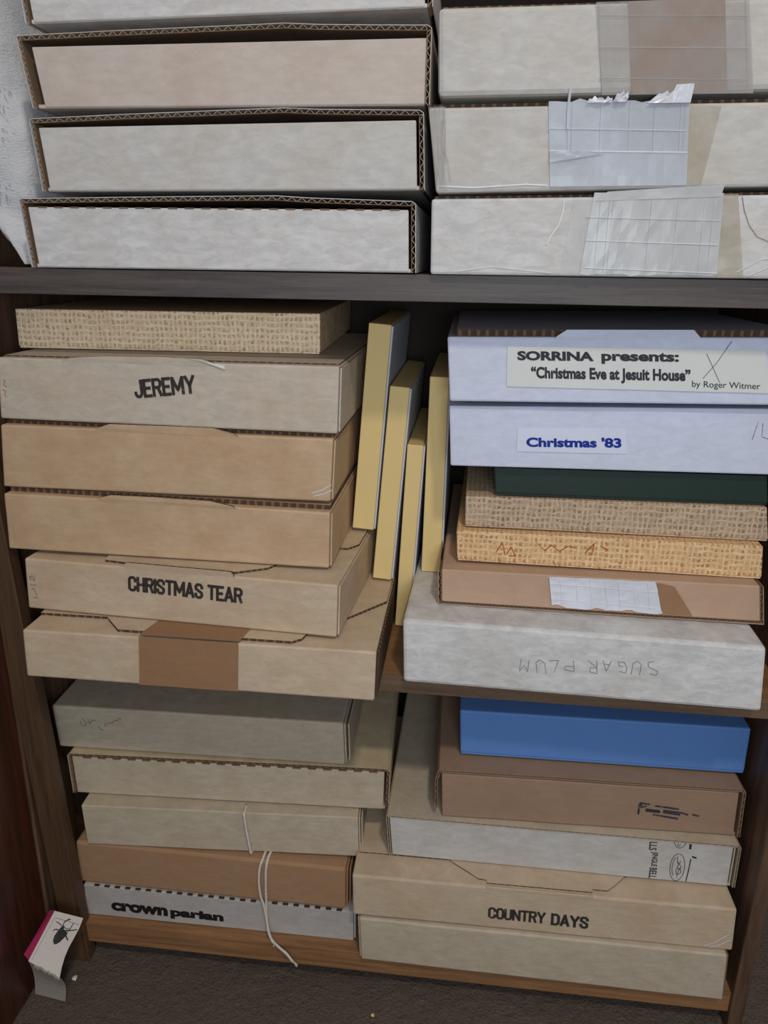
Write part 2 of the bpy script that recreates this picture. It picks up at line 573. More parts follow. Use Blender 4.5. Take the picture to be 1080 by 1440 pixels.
    def stamp(self, body, x, z, w, h, mat, angle=0.0, t=2.6, name='stamped_lettering', squash=None, label=None):
        """bold condensed block capitals, as a hand stamp leaves them"""
        adv = sum(0.55 if ch == ' ' else (STAMP[ch][0] + 0.36) for ch in body) - 0.36
        a = math.radians(angle); ln = []
        u = (w - t) / adv
        cx = 0.0
        hh = h - t
        for ch in body:
            if ch == ' ':
                cx += 0.55; continue
            for st in STAMP[ch][1]:
                L_ = []
                for (px, py) in st:
                    gx = t / 2 + (cx + px) * u; gz = t / 2 + py * hh
                    L_.append((x + gx * math.cos(a) - gz * math.sin(a), z + gx * math.sin(a) + gz * math.cos(a)))
                # square the free ends off by half a stroke
                for e, o in ((0, 1), (-1, -2)):
                    d = Vector(L_[e]) - Vector(L_[o]); d = d.normalized() * t * 0.42
                    L_[e] = (L_[e][0] + d.x, L_[e][1] + d.y)
                ln.append(L_)
            cx += STAMP[ch][0] + 0.36
        return self.strokes(ln, mat, t, name, label=label or 'black stamped capitals')

    def strokes(self, lines, mat, width=0.5, name='handwriting', y=-0.0006, parent=None, label=None):
        """pen lines on the front, points in mm"""
        if name in ('crease_line', 'torn_edge') and len(lines) > 1:
            for k in lines:
                self.strokes([k], mat, width, name, y, parent, label)
            return
        vs, fs = [], []
        for ln in lines:
            P = resample([Vector((p[0] / 1000, p[1] / 1000)) for p in ln], 0.0015)
            N = normals(P)
            b = len(vs)
            for p, n in zip(P, N):
                for s in (-1, 1):
                    q = p + n * s * width / 2000
                    vs.append(Vector((q.x, y, q.y)))
            for i in range(len(P) - 1):
                fs.append([b + 2 * i, b + 2 * i + 1, b + 2 * i + 3, b + 2 * i + 2])
        ob = self.add(name, vs, fs, mat, parent=parent)
        if label: ob['label'] = label
        return ob

    def sleeve(self, path, t=0.0030, y0=0.0, y1=None, outer=WHITE, liner=INNER, flute=FLUTE, pitch=0.0082, name='sleeve'):
        """folded corrugated sheet whose cut edge shows: outer liner > inner liner and flutes as sub-parts"""
        y1 = y1 or self.d
        P = resample([Vector(p) for p in path], 0.004)
        N = normals(P)
        vs, fs = ribbon(P, N, 0, y0, y1, 0.0005)
        so = self.add(name, vs, fs, outer)
        vs, fs = ribbon(P, N, t - 0.0005, y0, y1, 0.0005)
        self.add('inner_liner', vs, fs, liner, parent=so)
        F = resample([Vector(p) for p in path], pitch / 8)
        FN = normals(F)
        W = []
        s = 0.0
        for i, (p, n) in enumerate(zip(F, FN)):
            if i: s += (F[i] - F[i - 1]).length
            W.append(p + n * (t / 2 + (t / 2 - 0.0006) * math.sin(2 * math.pi * s / pitch)))
        vs, fs = ribbon(W, normals(W), 0, y0 + 0.0006, y0 + 0.03, 0.00035)
        self.add('flute', vs, fs, flute, parent=so)
        return so


def side_flaps(c, mat, side='r', inset=0.003, gap=0.0012, n=2):
    """end flaps folded against the right or left end, cut edges towards the front"""
    for k in range(n):
        if side == 'r':
            x0 = c.w + 0.0004 + k * (0.0016 + gap)
        else:
            x0 = -0.0020 - k * (0.0016 + gap)
        z1 = c.h - 0.002 - 0.003 * k
        vs, fs = rbox(x0, x0 + 0.0016, inset + 0.004 * k, c.d - 0.01, 0.0015, z1, 0.0003, 1)
        c.add('end_flap', vs, fs, [mat])


def perforation(c, z, x0, x1, n, y=-0.0008, mat=None, duty=0.55, parent=None, name='perforated_crease'):
    """row of brown cuts along a white folded edge"""
    vs, fs = [], []
    step = (x1 - x0) / n
    for k in range(n):
        a, b = rbox(x0 + k * step + step * (1 - duty) / 2, x0 + k * step + step * (1 + duty) / 2, y, y + 0.003, z - 0.0006, z + 0.0006, 0.0002, 1)
        o = len(vs)
        vs += a; fs += [[i + o for i in f] for f in b]
    return c.add(name, vs, fs, mat or INNER, parent=parent)


# ------------------------------------------------------------------ setting


def static_box(name, mat, x0, x1, y0, y1, z0, z1, r=0.001, parent=None):
    vs, fs = rbox(x0, x1, y0, y1, z0, z1, r, 2)
    return mesh_obj(name, vs, fs, mat, parent)


FLOOR_Z = -0.785
# carpet: woven loop pile relief near the case
q = NT('grey brown carpet', 0.95, 0.05)
v = q.coord(per_object=False)
n1 = q.noise(v, 300, 4, 0.75)
n2 = q.noise(v, 22, 3, 0.6)
q.color(q.mix(q.math('ADD', q.math('MULTIPLY', n1, 0.8), q.math('MULTIPLY', n2, 0.2)), lin((70, 60, 54)), lin((142, 126, 112))))
q.bump(q.math('ADD', n1, q.noise(v, 120, 3, 0.6)), 0.9, 0.006)
CARPET = q.m
vs, fs = [], []
NX, NY = 300, 170
X0, X1, Y0, Y1 = -0.60, 0.75, -0.32, 0.44
for j in range(NY + 1):
    for i in range(NX + 1):
        x = X0 + (X1 - X0) * i / NX; y = Y0 + (Y1 - Y0) * j / NY
        e = 0 if i in (0, NX) or j in (0, NY) else 1
        h = e * (0.0012 * noise.noise(Vector((x * 160, y * 160, 0))) + 0.0009 * noise.noise(Vector((x * 60, y * 60, 5))))
        vs.append((x, y, FLOOR_Z - 0.0015 + h))
for j in range(NY):
    for i in range(NX):
        a = j * (NX + 1) + i
        fs.append([a, a + 1, a + NX + 2, a + NX + 1])
# surrounding floor, flat
o = len(vs)
ring = [(-2.5, -2.6), (2.5, -2.6), (2.5, 0.44), (-2.5, 0.44)]
inner = [0, NX, (NY + 1) * (NX + 1) - 1, NY * (NX + 1)]
for p in ring:
    vs.append((p[0], p[1], FLOOR_Z - 0.0015))
fs.append([o, o + 1, inner[1]] + [inner[0]])
fs.append([o + 1, o + 2, inner[2], inner[1]])
fs.append([o + 2, o + 3, inner[3], inner[2]])
fs.append([o + 3, o, inner[0], inner[3]])
fl = mesh_obj('floor', vs, fs, CARPET, smooth=True)
tag(fl, kind='structure')
WALL = plain('wall paint', (168, 158, 146), 0.8)
tag(static_box('wall_back', WALL, -2.5, 2.5, 0.44, 0.50, FLOOR_Z - 0.01, 1.6, 0), kind='structure')
tag(static_box('baseboard_back', wood('baseboard wood', (120, 76, 44), (168, 112, 68), 1, 0.4), 0.40, 2.4, 0.425, 0.44, FLOOR_Z, FLOOR_Z + 0.09, 0.002), kind='structure')

# ------------------------------------------------------------------ the bookcase
case = bpy.data.objects.new('bookcase', None)
scene.collection.objects.link(case)
case.location = (0, 0, FLOOR_Z)
tag(case, 'dark brown wooden bookcase whose shelves hold stacks of flat cardboard boxes', 'bookcase')


def cpart(name, mat, x0, x1, y0, y1, z0, z1, r=0.0012, parent=None, label=None):
    vs, fs = rbox(x0, x1, y0, y1, z0, z1, r, 2)
    vs = [v - Vector((0, 0, FLOOR_Z)) for v in vs]
    ob = mesh_obj(name, vs, fs, mat, case if parent is None else parent)
    if label: ob['label'] = label
    return ob


XL, XR = -0.414, 0.357
TOP = 0.62
cpart('side_panel', WALNUT_V, XL - 0.018, XL, 0.0, 0.405, FLOOR_Z, TOP)
cpart('side_panel', WALNUT_V, XR, XR + 0.015, 0.0, 0.405, FLOOR_Z, TOP)
cpart('back_panel', BACKB, XL, XR, 0.398, 0.404, -0.76, TOP, 0.0005)
cpart('top_board', WALNUT, XL - 0.01, XR + 0.017, 0.0, 0.405, TOP, TOP + 0.02)
# left stile stands a little out of true
sv, sf = rbox(-0.029, 0.0, 0.0, 0.0165, 0, TOP - FLOOR_Z, 0.0012, 2, 0, 20)
sv2 = []
for v in sv:
    zz = v.z
    sv2.append(Vector((v.x * 0.95 - 0.3700 - 0.051 * min(zz, 0.70), v.y - 0.0012, v.z)))
mesh_obj('stile', sv2, sf, STILE_W, case)


def shelf(z0, z1, mat, emat, y=0.0):
    s = cpart('shelf', mat, XL, XR, y + 0.0015, 0.398, z0, z1, 0.0006)
    cpart('edge_band', emat, -0.400 if z1 > -0.3 else -0.380, XR, y - 0.0006, y + 0.0015, z0, z1, 0.0004, parent=s)
    return s


shelf(-0.0215, 0.0, OAK, WALNUT)
shelf(-0.3915, -0.3726, OAK, OAK_EDGE)
shelf(-0.7610, -0.7346, OAK, OAK, 0.006)
shelf(0.335, 0.356, OAK, WALNUT)

# neighbouring cabinet whose side runs towards the viewer on the left
cab = bpy.data.objects.new('cabinet', None)
scene.collection.objects.link(cab)
cab.location = (-0.60, -0.30, FLOOR_Z)
tag(cab, 'reddish brown varnished cabinet at left edge, side turned to the bookcase', 'cabinet')


def kpart(name, mat, x0, x1, y0, y1, z0, z1):
    vs, fs = rbox(x0, x1, y0, y1, z0, z1, 0.0015, 2)
    vs = [v - Vector((-0.60, -0.30, FLOOR_Z)) for v in vs]
    return mesh_obj(name, vs, fs, mat, cab)


kpart('side_panel', MAHOG, -0.434, -0.4155, -0.62, -0.002, FLOOR_Z, -0.05)
kpart('side_panel', MAHOG, -0.84, -0.822, -0.62, -0.002, FLOOR_Z, -0.05)
kpart('top_board', MAHOG, -0.85, -0.4155, -0.63, -0.002, -0.05, -0.03)
kpart('back_panel', MAHOG, -0.822, -0.434, -0.012, -0.002, FLOOR_Z, -0.05)
kpart('door', MAHOG, -0.822, -0.434, -0.62, -0.602, FLOOR_Z + 0.05, -0.055)

# ------------------------------------------------------------------ the stacks of boxes
# corners: front lower left, front lower right, heights left/right, sideways lean of the top corners left/right
T = dict(
 P=(-0.3618,-0.0520,-0.3719, -0.0277,-0.0500,-0.3722, 0.0494,0.0500,0.0020,0.0014),
 C=(-0.3752,-0.0140,-0.3190, -0.0654,-0.0330,-0.3190, 0.0529,0.0520,0.0032,0.0016),
 T=(-0.3945,-0.0020,-0.2622, -0.0774,-0.0020,-0.2640, 0.0567,0.0549,0.0026,0.0011),
 K=(-0.3945,0.0040,-0.2007, -0.0770,0.0060,-0.2012, 0.0605,0.0590,0.0056,0.0031),
 J=(-0.3900,0.0078,-0.1352, -0.0705,0.0078,-0.1378, 0.0568,0.0600,0.0046,0.0016),
 B=(-0.3972,0.0650,-0.0762, -0.0994,0.0800,-0.0762, 0.0373,0.0379,0.0009,0.0005),
 SP=(-0.0042,-0.0130,-0.3722, 0.3213,-0.0210,-0.3722, 0.0655,0.0645,-0.0021,-0.0057),
 N=(0.0250,0.0240,-0.3059, 0.3273,0.0210,-0.3059, 0.0365,0.0390,-0.0013,-0.0065),
 U2=(0.0414,0.0420,-0.2663, 0.3235,0.0360,-0.2663, 0.0308,0.0325,-0.0020,-0.0037),
 U1=(0.0473,0.0500,-0.2335, 0.3281,0.0480,-0.2330, 0.0305,0.0330,-0.0007,-0.0062),
 G=(0.0750,0.0520,-0.2010, 0.3237,0.0520,-0.1990, 0.0270,0.0279,-0.0029,-0.0046),
 W=(0.0310,0.0420,-0.1715, 0.3450,0.0450,-0.1680, 0.0565,0.0600,-0.0028,-0.0097),
 S=(0.0280,0.0340,-0.1095, 0.3300,0.0360,-0.1035, 0.0571,0.0574,-0.0032,-0.0093),
 CP=(-0.3777,0.0180,-0.7340, -0.0569,0.0200,-0.7340, 0.0440,0.0420,0.0009,-0.0001),
 Q=(-0.3839,0.0210,-0.6895, -0.0661,0.0210,-0.6905, 0.0580,0.0565,0.0020,0.0001),
 O=(-0.3652,0.0180,-0.6307, -0.0536,0.0380,-0.6300, 0.0535,0.0529,-0.0015,-0.0010),
 I=(-0.3853,0.0360,-0.5764, -0.0223,0.0520,-0.5750, 0.0540,0.0545,-0.0011,0.0014),
 H=(-0.4000,0.0450,-0.5218, -0.0717,0.0520,-0.5200, 0.0537,0.0531,-0.0026,-0.0014),
 X=(-0.0445,-0.0030,-0.7342, 0.3447,-0.0050,-0.7342, 0.0579,0.0615,-0.0026,-0.0037),
 CD=(-0.0543,-0.0010,-0.6735, 0.3474,0.0010,-0.6722, 0.0536,0.0545,-0.0008,-0.0030),
 JB=(-0.0187,0.0310,-0.6175, 0.3498,0.0290,-0.6160, 0.0530,0.0545,-0.0040,-0.0006),
 BR=(0.0337,0.0340,-0.5630, 0.3501,0.0400,-0.5600, 0.0602,0.0590,-0.0021,-0.0018),
 BL=(0.0545,0.0600,-0.4995, 0.3515,0.0620,-0.4970, 0.0545,0.0545,-0.0024,-0.0006),
 L3=(-0.3336,-0.0040,0.0008, -0.0027,-0.0040,0.0012, 0.0549,0.0544,-0.0044,-0.0014),
 L2=(-0.3159,-0.0040,0.0613, 0.0024,-0.0040,0.0639, 0.0547,0.0569,-0.0043,-0.0018),
 L1=(-0.3162,-0.0040,0.1235, 0.0044,-0.0040,0.1240, 0.0515,0.0535,-0.0071,0.0003),
 L0=(-0.3140,-0.0040,0.1830, 0.0049,-0.0040,0.1890, 0.0442,0.0434,-0.0030,-0.0010),
 R3=(0.0092,-0.0080,0.0004, 0.3380,-0.0080,0.0012, 0.0566,0.0615,-0.0007,-0.0092),
 R2=(0.0117,-0.0080,0.0611, 0.3380,-0.0080,0.0690, 0.0605,0.0560,-0.0064,-0.0088),
 R1=(0.0110,-0.0080,0.1284, 0.3360,-0.0080,0.1325, 0.0592,0.0581,-0.0015,-0.0093),
)


STACK = {}
for keys, phrase in (('L0 L1 L2 L3', 'boxes stacked at left on the top shelf'), ('R1 R2 R3', 'taped boxes stacked at right on the top shelf'),
                     ('P C T K J B', 'boxes stacked at left on the middle shelf'), ('SP N U2 U1 G W S', 'boxes stacked at right on the middle shelf'),
                     ('CP Q O I H', 'boxes stacked at left on the lowest shelf'), ('X CD JB BR BL', 'boxes stacked at right on the lowest shelf')):
    for k in keys.split():
        STACK[k] = phrase


def carton(key, name, label, cat='box', depth=0.31, **kw):
    t = T[key]
    kw.setdefault('group', STACK[key])
    return Carton(name, label, cat, t[0:3], t[3:6], *t[6:10], depth, **kw)


def mm(x):
    return x / 1000.0


# --- top shelf, left stack: open-ended corrugated boxes showing their cut edges
def open_end_box(key, label, mat, drop, bulge, perf, depth=0.33, peak=0.66, t=0.0038, side_gap=(0.006, 0.006)):
    c = carton(key, 'corrugated_box', label, depth=depth)
    w, h = c.w, c.h
    path = [(0.0, 0.0), (0.0, h - 0.0015), (0.002, h), (w * 0.25, h + bulge * 0.45), (w * peak, h + bulge), (w * (peak + 0.08), h + bulge * 0.6), (w - 0.003, h), (w, h - 0.002), (w, 0.0)]
    c.sleeve(path, t, outer=mat, flute=FLUTE_PALE)
    gl, gr = side_gap
    # inset front panel with its own top fold
    vs, fs = rbox(gl, w - gr, 0.0012, 0.0045, 0.0005, h - drop, 0.0010, 2, 12, 3)
    f = c.add('front_panel', vs, fs, mat)
    if perf:
        perforation(c, h - drop - 0.0002, gl + 0.006, w - gr - 0.004, perf, y=0.0007, parent=f)
    vs, fs = rbox(0.004, w - 0.004, 0.002, c.d, 0.0, 0.003, 0.0005, 1)
    c.add('bottom_sheet', vs, fs, mat)
    vs, fs = rbox(0.004, w - 0.004, c.d - 0.004, c.d - 0.001, 0.003, h - 0.004, 0.0005, 1)
    c.add('rear_panel', vs, fs, mat)
    # folded inner flap seen in the dark gap
    vs, fs = rbox(0.008, w - 0.008, 0.016, 0.10, h - 0.010, h - 0.0075, 0.0005, 1)
    c.add('inner_flap', vs, fs, INNER)
    return c


open_end_box('L3', 'white corrugated box at bottom of the top-shelf left stack, dashed crease along front', WHITE, 0.0065, 0.0036, 22)
open_end_box('L2', 'white corrugated box second from bottom on top-shelf left stack', WHITE_WARM, 0.0068, 0.0038, 0)
open_end_box('L1', 'beige-tinted corrugated box third from bottom on top-shelf left stack', ROSY, 0.0080, 0.0038, 0, side_gap=(0.010, 0.003))
open_end_box('L0', 'white corrugated box cut off by the photo top, uppermost visible of left stack', WHITE, 0.0065, 0.0045, 0)

# --- top shelf, right stack: closed boxes patched with tape


def closed_box(key, label, mat, depth=0.32, r=0.0022, **kw):
    c = carton(key, 'cardboard_box', label, depth=depth, **kw)
    c.block('body', mat, 0, c.w, 0, c.d, 0, c.h, r, 14, 4)
    return c


def thread_grid(c, par, xs, zs, x0, x1, z0, z1, skew=0.0, y=-0.0019, w=0.35):
    """reinforcing threads of filament tape, raised on the sheet"""
    vs, fs = [], []
    def bar(ax, az, bx, bz, ww):
        P = resample([Vector((ax, az)), Vector((bx, bz))], 0.004)
        N = normals(P)
        b = len(vs)
        for p, n in zip(P, N):
            for s, yy in ((-1, y + 0.0004), (0, y - 0.0003), (1, y + 0.0004)):
                qv = p + n * s * ww / 2000
                vs.append(Vector((qv.x, yy, qv.y)))
        for i in range(len(P) - 1):
            for k in (0, 1):
                a = b + 3 * i + k
                fs.append([a, a + 1, a + 4, a + 3])
    for k, x in enumerate(xs):
        bar(x, z0, x + skew, z1, w)
    for z, ww in zs:
        bar(x0, z, x1, z - 0.003, ww)
    return c.add('thread', vs, fs, THREAD, parent=par)


c = closed_box('R3', 'off-white box with yellowed threaded tape, lowest on the top-shelf right stack', WHITE)
tp = c.facing('filament_tape', FIL_TAPE2, [(118, 1.0), (222.5, 1.5), (226, 60.5), (128, 62)], y0=-0.0010, th=0.0003, crumple=0.0008, ragged='b', nx=16, label='yellowish translucent tape with raised threads')
thread_grid(c, tp, [mm(129), mm(136), mm(139), mm(168), mm(188), mm(208), mm(215)], [(mm(44), 0.45), (mm(27), 0.9), (mm(6.5), 0.9)], mm(122), mm(223), mm(3), mm(56), skew=0.004)
# tape folded up over the top edge
c.facing('tape_fold', FIL_TAPE2, [(129, 56), (224, 58), (225.6, 66.5), (138, 62.5)], y0=-0.0016, th=0.0004, crumple=0.0006, nx=8, nz=3)
c.facing('glue_stain', STAIN, [(222, 1), (243, 1), (237, 60), (226, 60)], y0=-0.0007, th=0.0001)
c.facing('clear_tape', CLEAR, [(103, 1), (119, 1), (129, 58), (112, 58)], y0=-0.0007, th=0.0002)
c.strokes([[(105, 57), (104, 48), (101, 38), (95, 30), (92, 24)]], LABEL, 1.2, 'torn_edge', y=-0.0011)
c.strokes([[(240, 58), (242, 48), (246, 38), (252, 30), (262, 26)]], INNER, 0.45, 'torn_edge')
c.strokes([[(22, 3), (50, 7), (80, 4), (96, 2.5)], [(238, 5), (255, 14), (285, 18), (310, 24)], [(246, 2), (262, 9), (300, 13)]], LABEL, 0.7, 'crease_line', y=-0.0009)
c.board('lid', WHITE, [(2, 12), (322, 12), (322, 300), (2, 300)], c.h, c.h + 0.0026)

c = closed_box('R2', 'off-white box under torn bluish threaded tape, second from bottom on top-shelf right stack', WHITE_WARM)
tp = c.facing('filament_tape', FIL_TAPE, [(88, 3.0), (189, 2.0), (193, 60.0), (90.5, 61)], y0=-0.0010, th=0.0003, crumple=0.0006, nx=18, nz=8, ragged='t', label='bluish translucent tape with raised threads')
thread_grid(c, tp, [mm(102), mm(105), mm(126), mm(147), mm(165), mm(184), mm(187)], [(mm(42.5), 0.8), (mm(27.5), 1.3)], mm(89), mm(190), mm(26), mm(60), skew=0.003)
c.facing('tape_fold', FIL_TAPE, [(88.5, 19.5), (130, 25), (116, 27.5), (89, 27.5)], y0=-0.0022, th=0.0004, crumple=0.001, nx=8, nz=3)
# torn tatters of tape standing up above the top edge
c.facing('tape_tatter', WHITE_TAPE, [(176, 58), (193, 58), (194.5, 70.5), (182, 70)], y0=-0.0030, th=0.0003, crumple=0.002, nx=5, nz=3)
c.facing('tape_tatter', WHITE_TAPE, [(162, 58), (184, 58), (181, 66), (170, 64.5)], y0=-0.0030, th=0.0003, crumple=0.003, nx=6, nz=3, ragged='t')
c.facing('tape_tatter', WHITE_TAPE, [(137, 59), (147, 59), (148, 66), (140, 65)], y0=-0.0030, th=0.0006, crumple=0.004, nx=6, nz=4, ragged='tr')
c.facing('tape_tatter', WHITE_TAPE, [(118, 59), (136, 59), (137, 62), (120, 62)], y0=-0.0030, th=0.0003, crumple=0.003, nx=9, nz=2, ragged='t')
c.facing('tape_tatter', FIL_TAPE, [(102.5, 42), (104, 42), (107, 69), (105, 69)], y0=-0.0030, th=0.0003, nx=2, nz=4)
c.facing('glue_stain', STAIN, [(189, 2), (200, 2), (216, 56), (193, 58)], y0=-0.0007, th=0.0001)
c.facing('clear_tape', CLEAR, [(1.5, 2), (9, 2), (13, 58.5), (0, 58.5)], y0=-0.0008, th=0.0003, crumple=0.001)
c.strokes([[(10, 50), (7, 34), (11, 22), (12, 8)]], STAIN, 2.4, 'glue_line')
c.strokes([[(2, 5), (30, 3.5), (70, 5), (86, 4)]], THREAD, 0.8, 'crease_line', y=-0.0009)
c.board('lid', WHITE_WARM, [(3, 12), (318, 12), (318, 300), (3, 300)], c.h, c.h + 0.0040)

c = closed_box('R1', 'grey-white box with broad brown paper band under clear tape, topmost of right stack', WHITE_WARM, r=0.004)
c.facing('paper_band', GUMTAPE, [(142, 0.5), (210, 0.5), (207, 58.5), (139, 58.5)], y0=-0.0007, th=0.0002, nx=8, label='brown paper band')
tp = c.facing('clear_tape', CLEAR, [(121, -1), (228, -2), (224, 58.5), (116, 58.5)], y0=-0.0012, th=0.0003, crumple=0.0010, nx=14, label='clear packing tape across the brown band')
thread_grid(c, tp, [mm(121), mm(206), mm(224)], [(mm(50), 0.5), (mm(30), 0.6), (mm(10), 0.5)], mm(119), mm(224), mm(1), mm(58), skew=-0.003, y=-0.0016)
c.board('lid', WHITE_WARM, [(3, 12), (322, 12), (322, 300), (3, 300)], c.h, c.h + 0.003)

# --- middle compartment, left stack


def mailer(key, label, mat, lid_pts=None, lid_t=0.0025, tab=None, depth=0.31, flaps=1, name='mailing_box', **kw):
    """tuck-top mailing box: body, lid board with cut edges, front locking tab, end flaps"""
    c = carton(key, name, label, depth=depth, **kw)
    c.block('body', mat, 0, c.w, 0, c.d, 0, c.h, 0.0018, 14, 4)
    W = c.w * 1000; D = c.d * 1000
    c.board('lid', mat, lid_pts or [(2, 5), (W - 1, 5), (W - 1, D - 2), (2, D - 2)], c.h - 0.0002, c.h + lid_t)
    if tab:
        vs = []
        for y in (-0.0009, 0.0012):
            for p in tab:
                vs.append(Vector((p[0] / 1000, 0.0002 if (y < 0 and p[1] / 1000 < c.h - 0.0004) else y, p[1] / 1000)))
        n = len(tab)
        fs = [list(range(n)), list(range(n, 2 * n))[::-1]] + [[i, n + i, n + (i + 1) % n, (i + 1) % n] for i in range(n)]
        fm = [0, 0] + [1] * n
        c.add('locking_tab', vs, fs, [mat, EDGE], fmat=fm)
    if flaps:
        side_flaps(c, mat, 'r', n=flaps)
    return c


H = lambda c: c.h * 1000

c = mailer('P', 'cream mailing box sealed with brown paper tape, overhanging the middle shelf', CREAM,
           [(1, 32), (69, 32), (72, 28), (90, 8), (256, 6), (264, 13), (268, 32), (301, 64), (333, 104), (333, 300), (1, 300)], 0.0026, flaps=0)
c.facing('gummed_tape', GUMTAPE, [(112, 0.5), (207, 0.8), (208, 50.6), (114, 50.6)], y0=-0.0009, th=0.0003, nx=10, label='brown gummed paper tape')
vs, fs, fm = plate([(0.114, 0.0), (0.209, -0.0005), (0.214, 0.034), (0.122, 0.034)], c.h + 0.0027, c.h + 0.0031)
c.add('tape_top', vs, fs, [GUMTAPE, GUMTAPE], fmat=fm)
vs, fs = rbox(0.3346, 0.3366, 0.004, 0.29, 0.002, c.h - 0.001, 0.0003, 1)
c.add('end_flap', vs, fs, EDGE)

c = mailer('C', 'tan mailing box stamped CHRISTMAS TEAR, second up from the middle shelf', CREAM,
           [(1, 36), (74, 36), (80, 8), (104, 6), (212, 6), (238, 22), (246, 40), (270, 88), (300, 88), (309, 102), (309, 300), (1, 300)], 0.0022,
           tab=[(105, 49.6), (105, 56.4), (108, 57.2), (210, 57.2), (212.6, 54.0), (212.6, 49.6)])
c.stamp('CHRISTMAS TEAR', 107, 28.4, 114, 15.8, INK, -1.2, 2.9)
c.strokes([[(4, 34), (9, 35)], [(4, 34), (5, 30), (7, 33), (9, 29), (10, 34)], [(4, 26), (11, 25.4)], [(6, 21), (8, 22), (10, 17), (11, 14)], [(7, 12.5), (12, 12.2)]], PENCIL, 0.6, label='faint pencil numerals')

c = mailer('T', 'tan mailing box with raised locking tab, third up from the middle shelf', TAN, [(2, 9), (316, 9), (316, 305), (2, 305)], 0.0044,
           tab=[(91, 52.0), (96, 57.0), (108, 60.5), (150, 61.0), (204, 60.5), (226, 56.6), (231, 52.0)])
c = mailer('K', 'tan mailing box directly under the cream box with the slanted stamped word', TAN, [(2, 9), (316, 9), (316, 305), (2, 305)], 0.0026,
           tab=[(92, 56.5), (97, 61.0), (108, 65.0), (206, 65.4), (226, 61.0), (232, 56.5)])
c.strokes([[(300, 8), (309, 11), (318, 17)], [(302, 5), (312, 8), (319, 12)]], THREAD, 0.6, 'crease_line', y=-0.0009)
c = mailer('J', 'cream mailing box with one slanted stamped word and torn flap, below the top-left woven-print box', JCREAM, [(2, 9), (318, 9), (318, 305), (2, 305)], 0.0012,
           tab=[(58, 55.0), (72, 60.0), (105, 62.0), (160, 62.8), (196, 61.6), (216, 55.0)])
c.stamp('JEREMY', 132, 24.5, 58, 17.0, INK, 6.5, 2.9)
vs = [Vector((0.170, -0.0011, 0.0634)), Vector((0.216, -0.0013, 0.0566)), Vector((0.2165, -0.0016, 0.0535)), Vector((0.196, -0.0018, 0.0600)),
      Vector((0.170, 0.0006, 0.0634)), Vector((0.216, 0.0004, 0.0566)), Vector((0.2165, 0.0, 0.0535)), Vector((0.196, 0.0, 0.0600))]
fs = [[0, 3, 2, 1], [4, 5, 6, 7], [0, 1, 5, 4], [1, 2, 6, 5], [2, 3, 7, 6], [3, 0, 4, 7]]
c.add('torn_paper', vs, fs, LABEL, label='torn white paper edge')
c.strokes([[(5, 38), (7, 36), (5, 33), (8, 31)], [(4, 28), (7, 27), (6, 23), (8, 21)]], INK_RED, 0.6, 'ink_mark')


def wrapped_box(key, label, mat, depth=0.28, name='lidded_box', base=0.0018, r=0.0010, **kw):
    """rigid paper-wrapped box: deep lid over a shallow base"""
    c = carton(key, name, label, depth=depth, bow=0.0002, **kw)
    vs, fs = rbox(0.0008, c.w - 0.0008, 0.0008, c.d - 0.0008, 0, base + 0.001, 0.0004, 1)
    c.add('base', vs, fs, mat)
    c.block('lid', mat, 0, c.w, 0, c.d, base, c.h, r, 8, 2)
    return c


wrapped_box('B', 'gold woven-print lidded box at top left, just under the upper shelf', BURLAP_LT)

# --- middle compartment, right stack
c = closed_box('SP', 'speckled grey-white box with upside-down pencil writing, at right on middle shelf', GREY_WHITE, r=0.0035)
# hand printed words, upside down
g = {'S': [[(4, 9), (1, 10), (0, 7), (4, 4), (4, 1), (1, 0)]], 'U': [[(0, 9), (0, 2), (2, 0), (4, 2), (4, 9)]], 'G': [[(4, 8), (1, 9), (0, 5), (1, 1), (4, 1), (4, 4), (2, 4)]],
     'A': [[(0, 0), (2, 9), (4, 0)], [(1, 3), (3, 3)]], 'R': [[(0, 0), (0, 9), (3, 8), (3, 5), (0, 5), (4, 0)]], 'P': [[(0, 0), (0, 9), (4, 8), (3, 5), (0, 5)]],
     'L': [[(1, 9), (0, 0), (4, 1)]], 'M': [[(0, 0), (0, 9), (2, 4), (4, 9), (4, 0)]]}
lines = []
x = 232.0
for ch in 'SUGAR PLUM':
    if ch != ' ':
        k = 232.0 - x
        for ln in g[ch]:
            lines.append([(x - p[0] * (2.1 + 0.3 * math.sin(x)) - p[1] * 0.25 * math.sin(x * 0.7) + 0.3 * math.sin(p[1] + x), 43 - 0.075 * k - p[1] * (1.4 + 0.15 * math.sin(x * 1.3))) for p in ln])
    x -= 13.2 if ch != ' ' else 8.0
c.strokes(lines, PENCIL, 0.5, label='pencil words SUGAR PLUM written upside down')

c = carton('N', 'corrugated_box', 'thin brown corrugated box with crinkled white tape, on the speckled grey-white box', depth=0.30)
c.block('body', KRAFT_LT, 0.0035, c.w - 0.0035, 0.0, c.d, 0.0034, c.h, 0.0012, 12, 3)
c.sleeve([(c.w, c.h - 0.001), (c.w, 0.0), (0.0, 0.0), (0.0, c.h - 0.001)], 0.0032, y0=0.0012, outer=KRAFT_LT)
tp = c.facing('white_tape', WHITE_TAPE, [(108.5, 6.5), (210, 5), (204, 37.4), (106, 36.8)], y0=-0.0010, th=0.0003, crumple=0.0014, nx=22, nz=8, ragged='br', label='crinkled white tape with torn lower edge')
thread_grid(c, tp, [mm(k) for k in (118, 133, 146, 160, 172, 186, 199)], [(mm(30), 0.4), (mm(14), 0.4)], mm(108), mm(206), mm(9), mm(35), skew=-0.002)
c.facing('tape_stain', GUMTAPE, [(210, 5), (238, 5), (222, 33), (206, 36)], y0=-0.0006, th=0.0001, nx=6, nz=3)

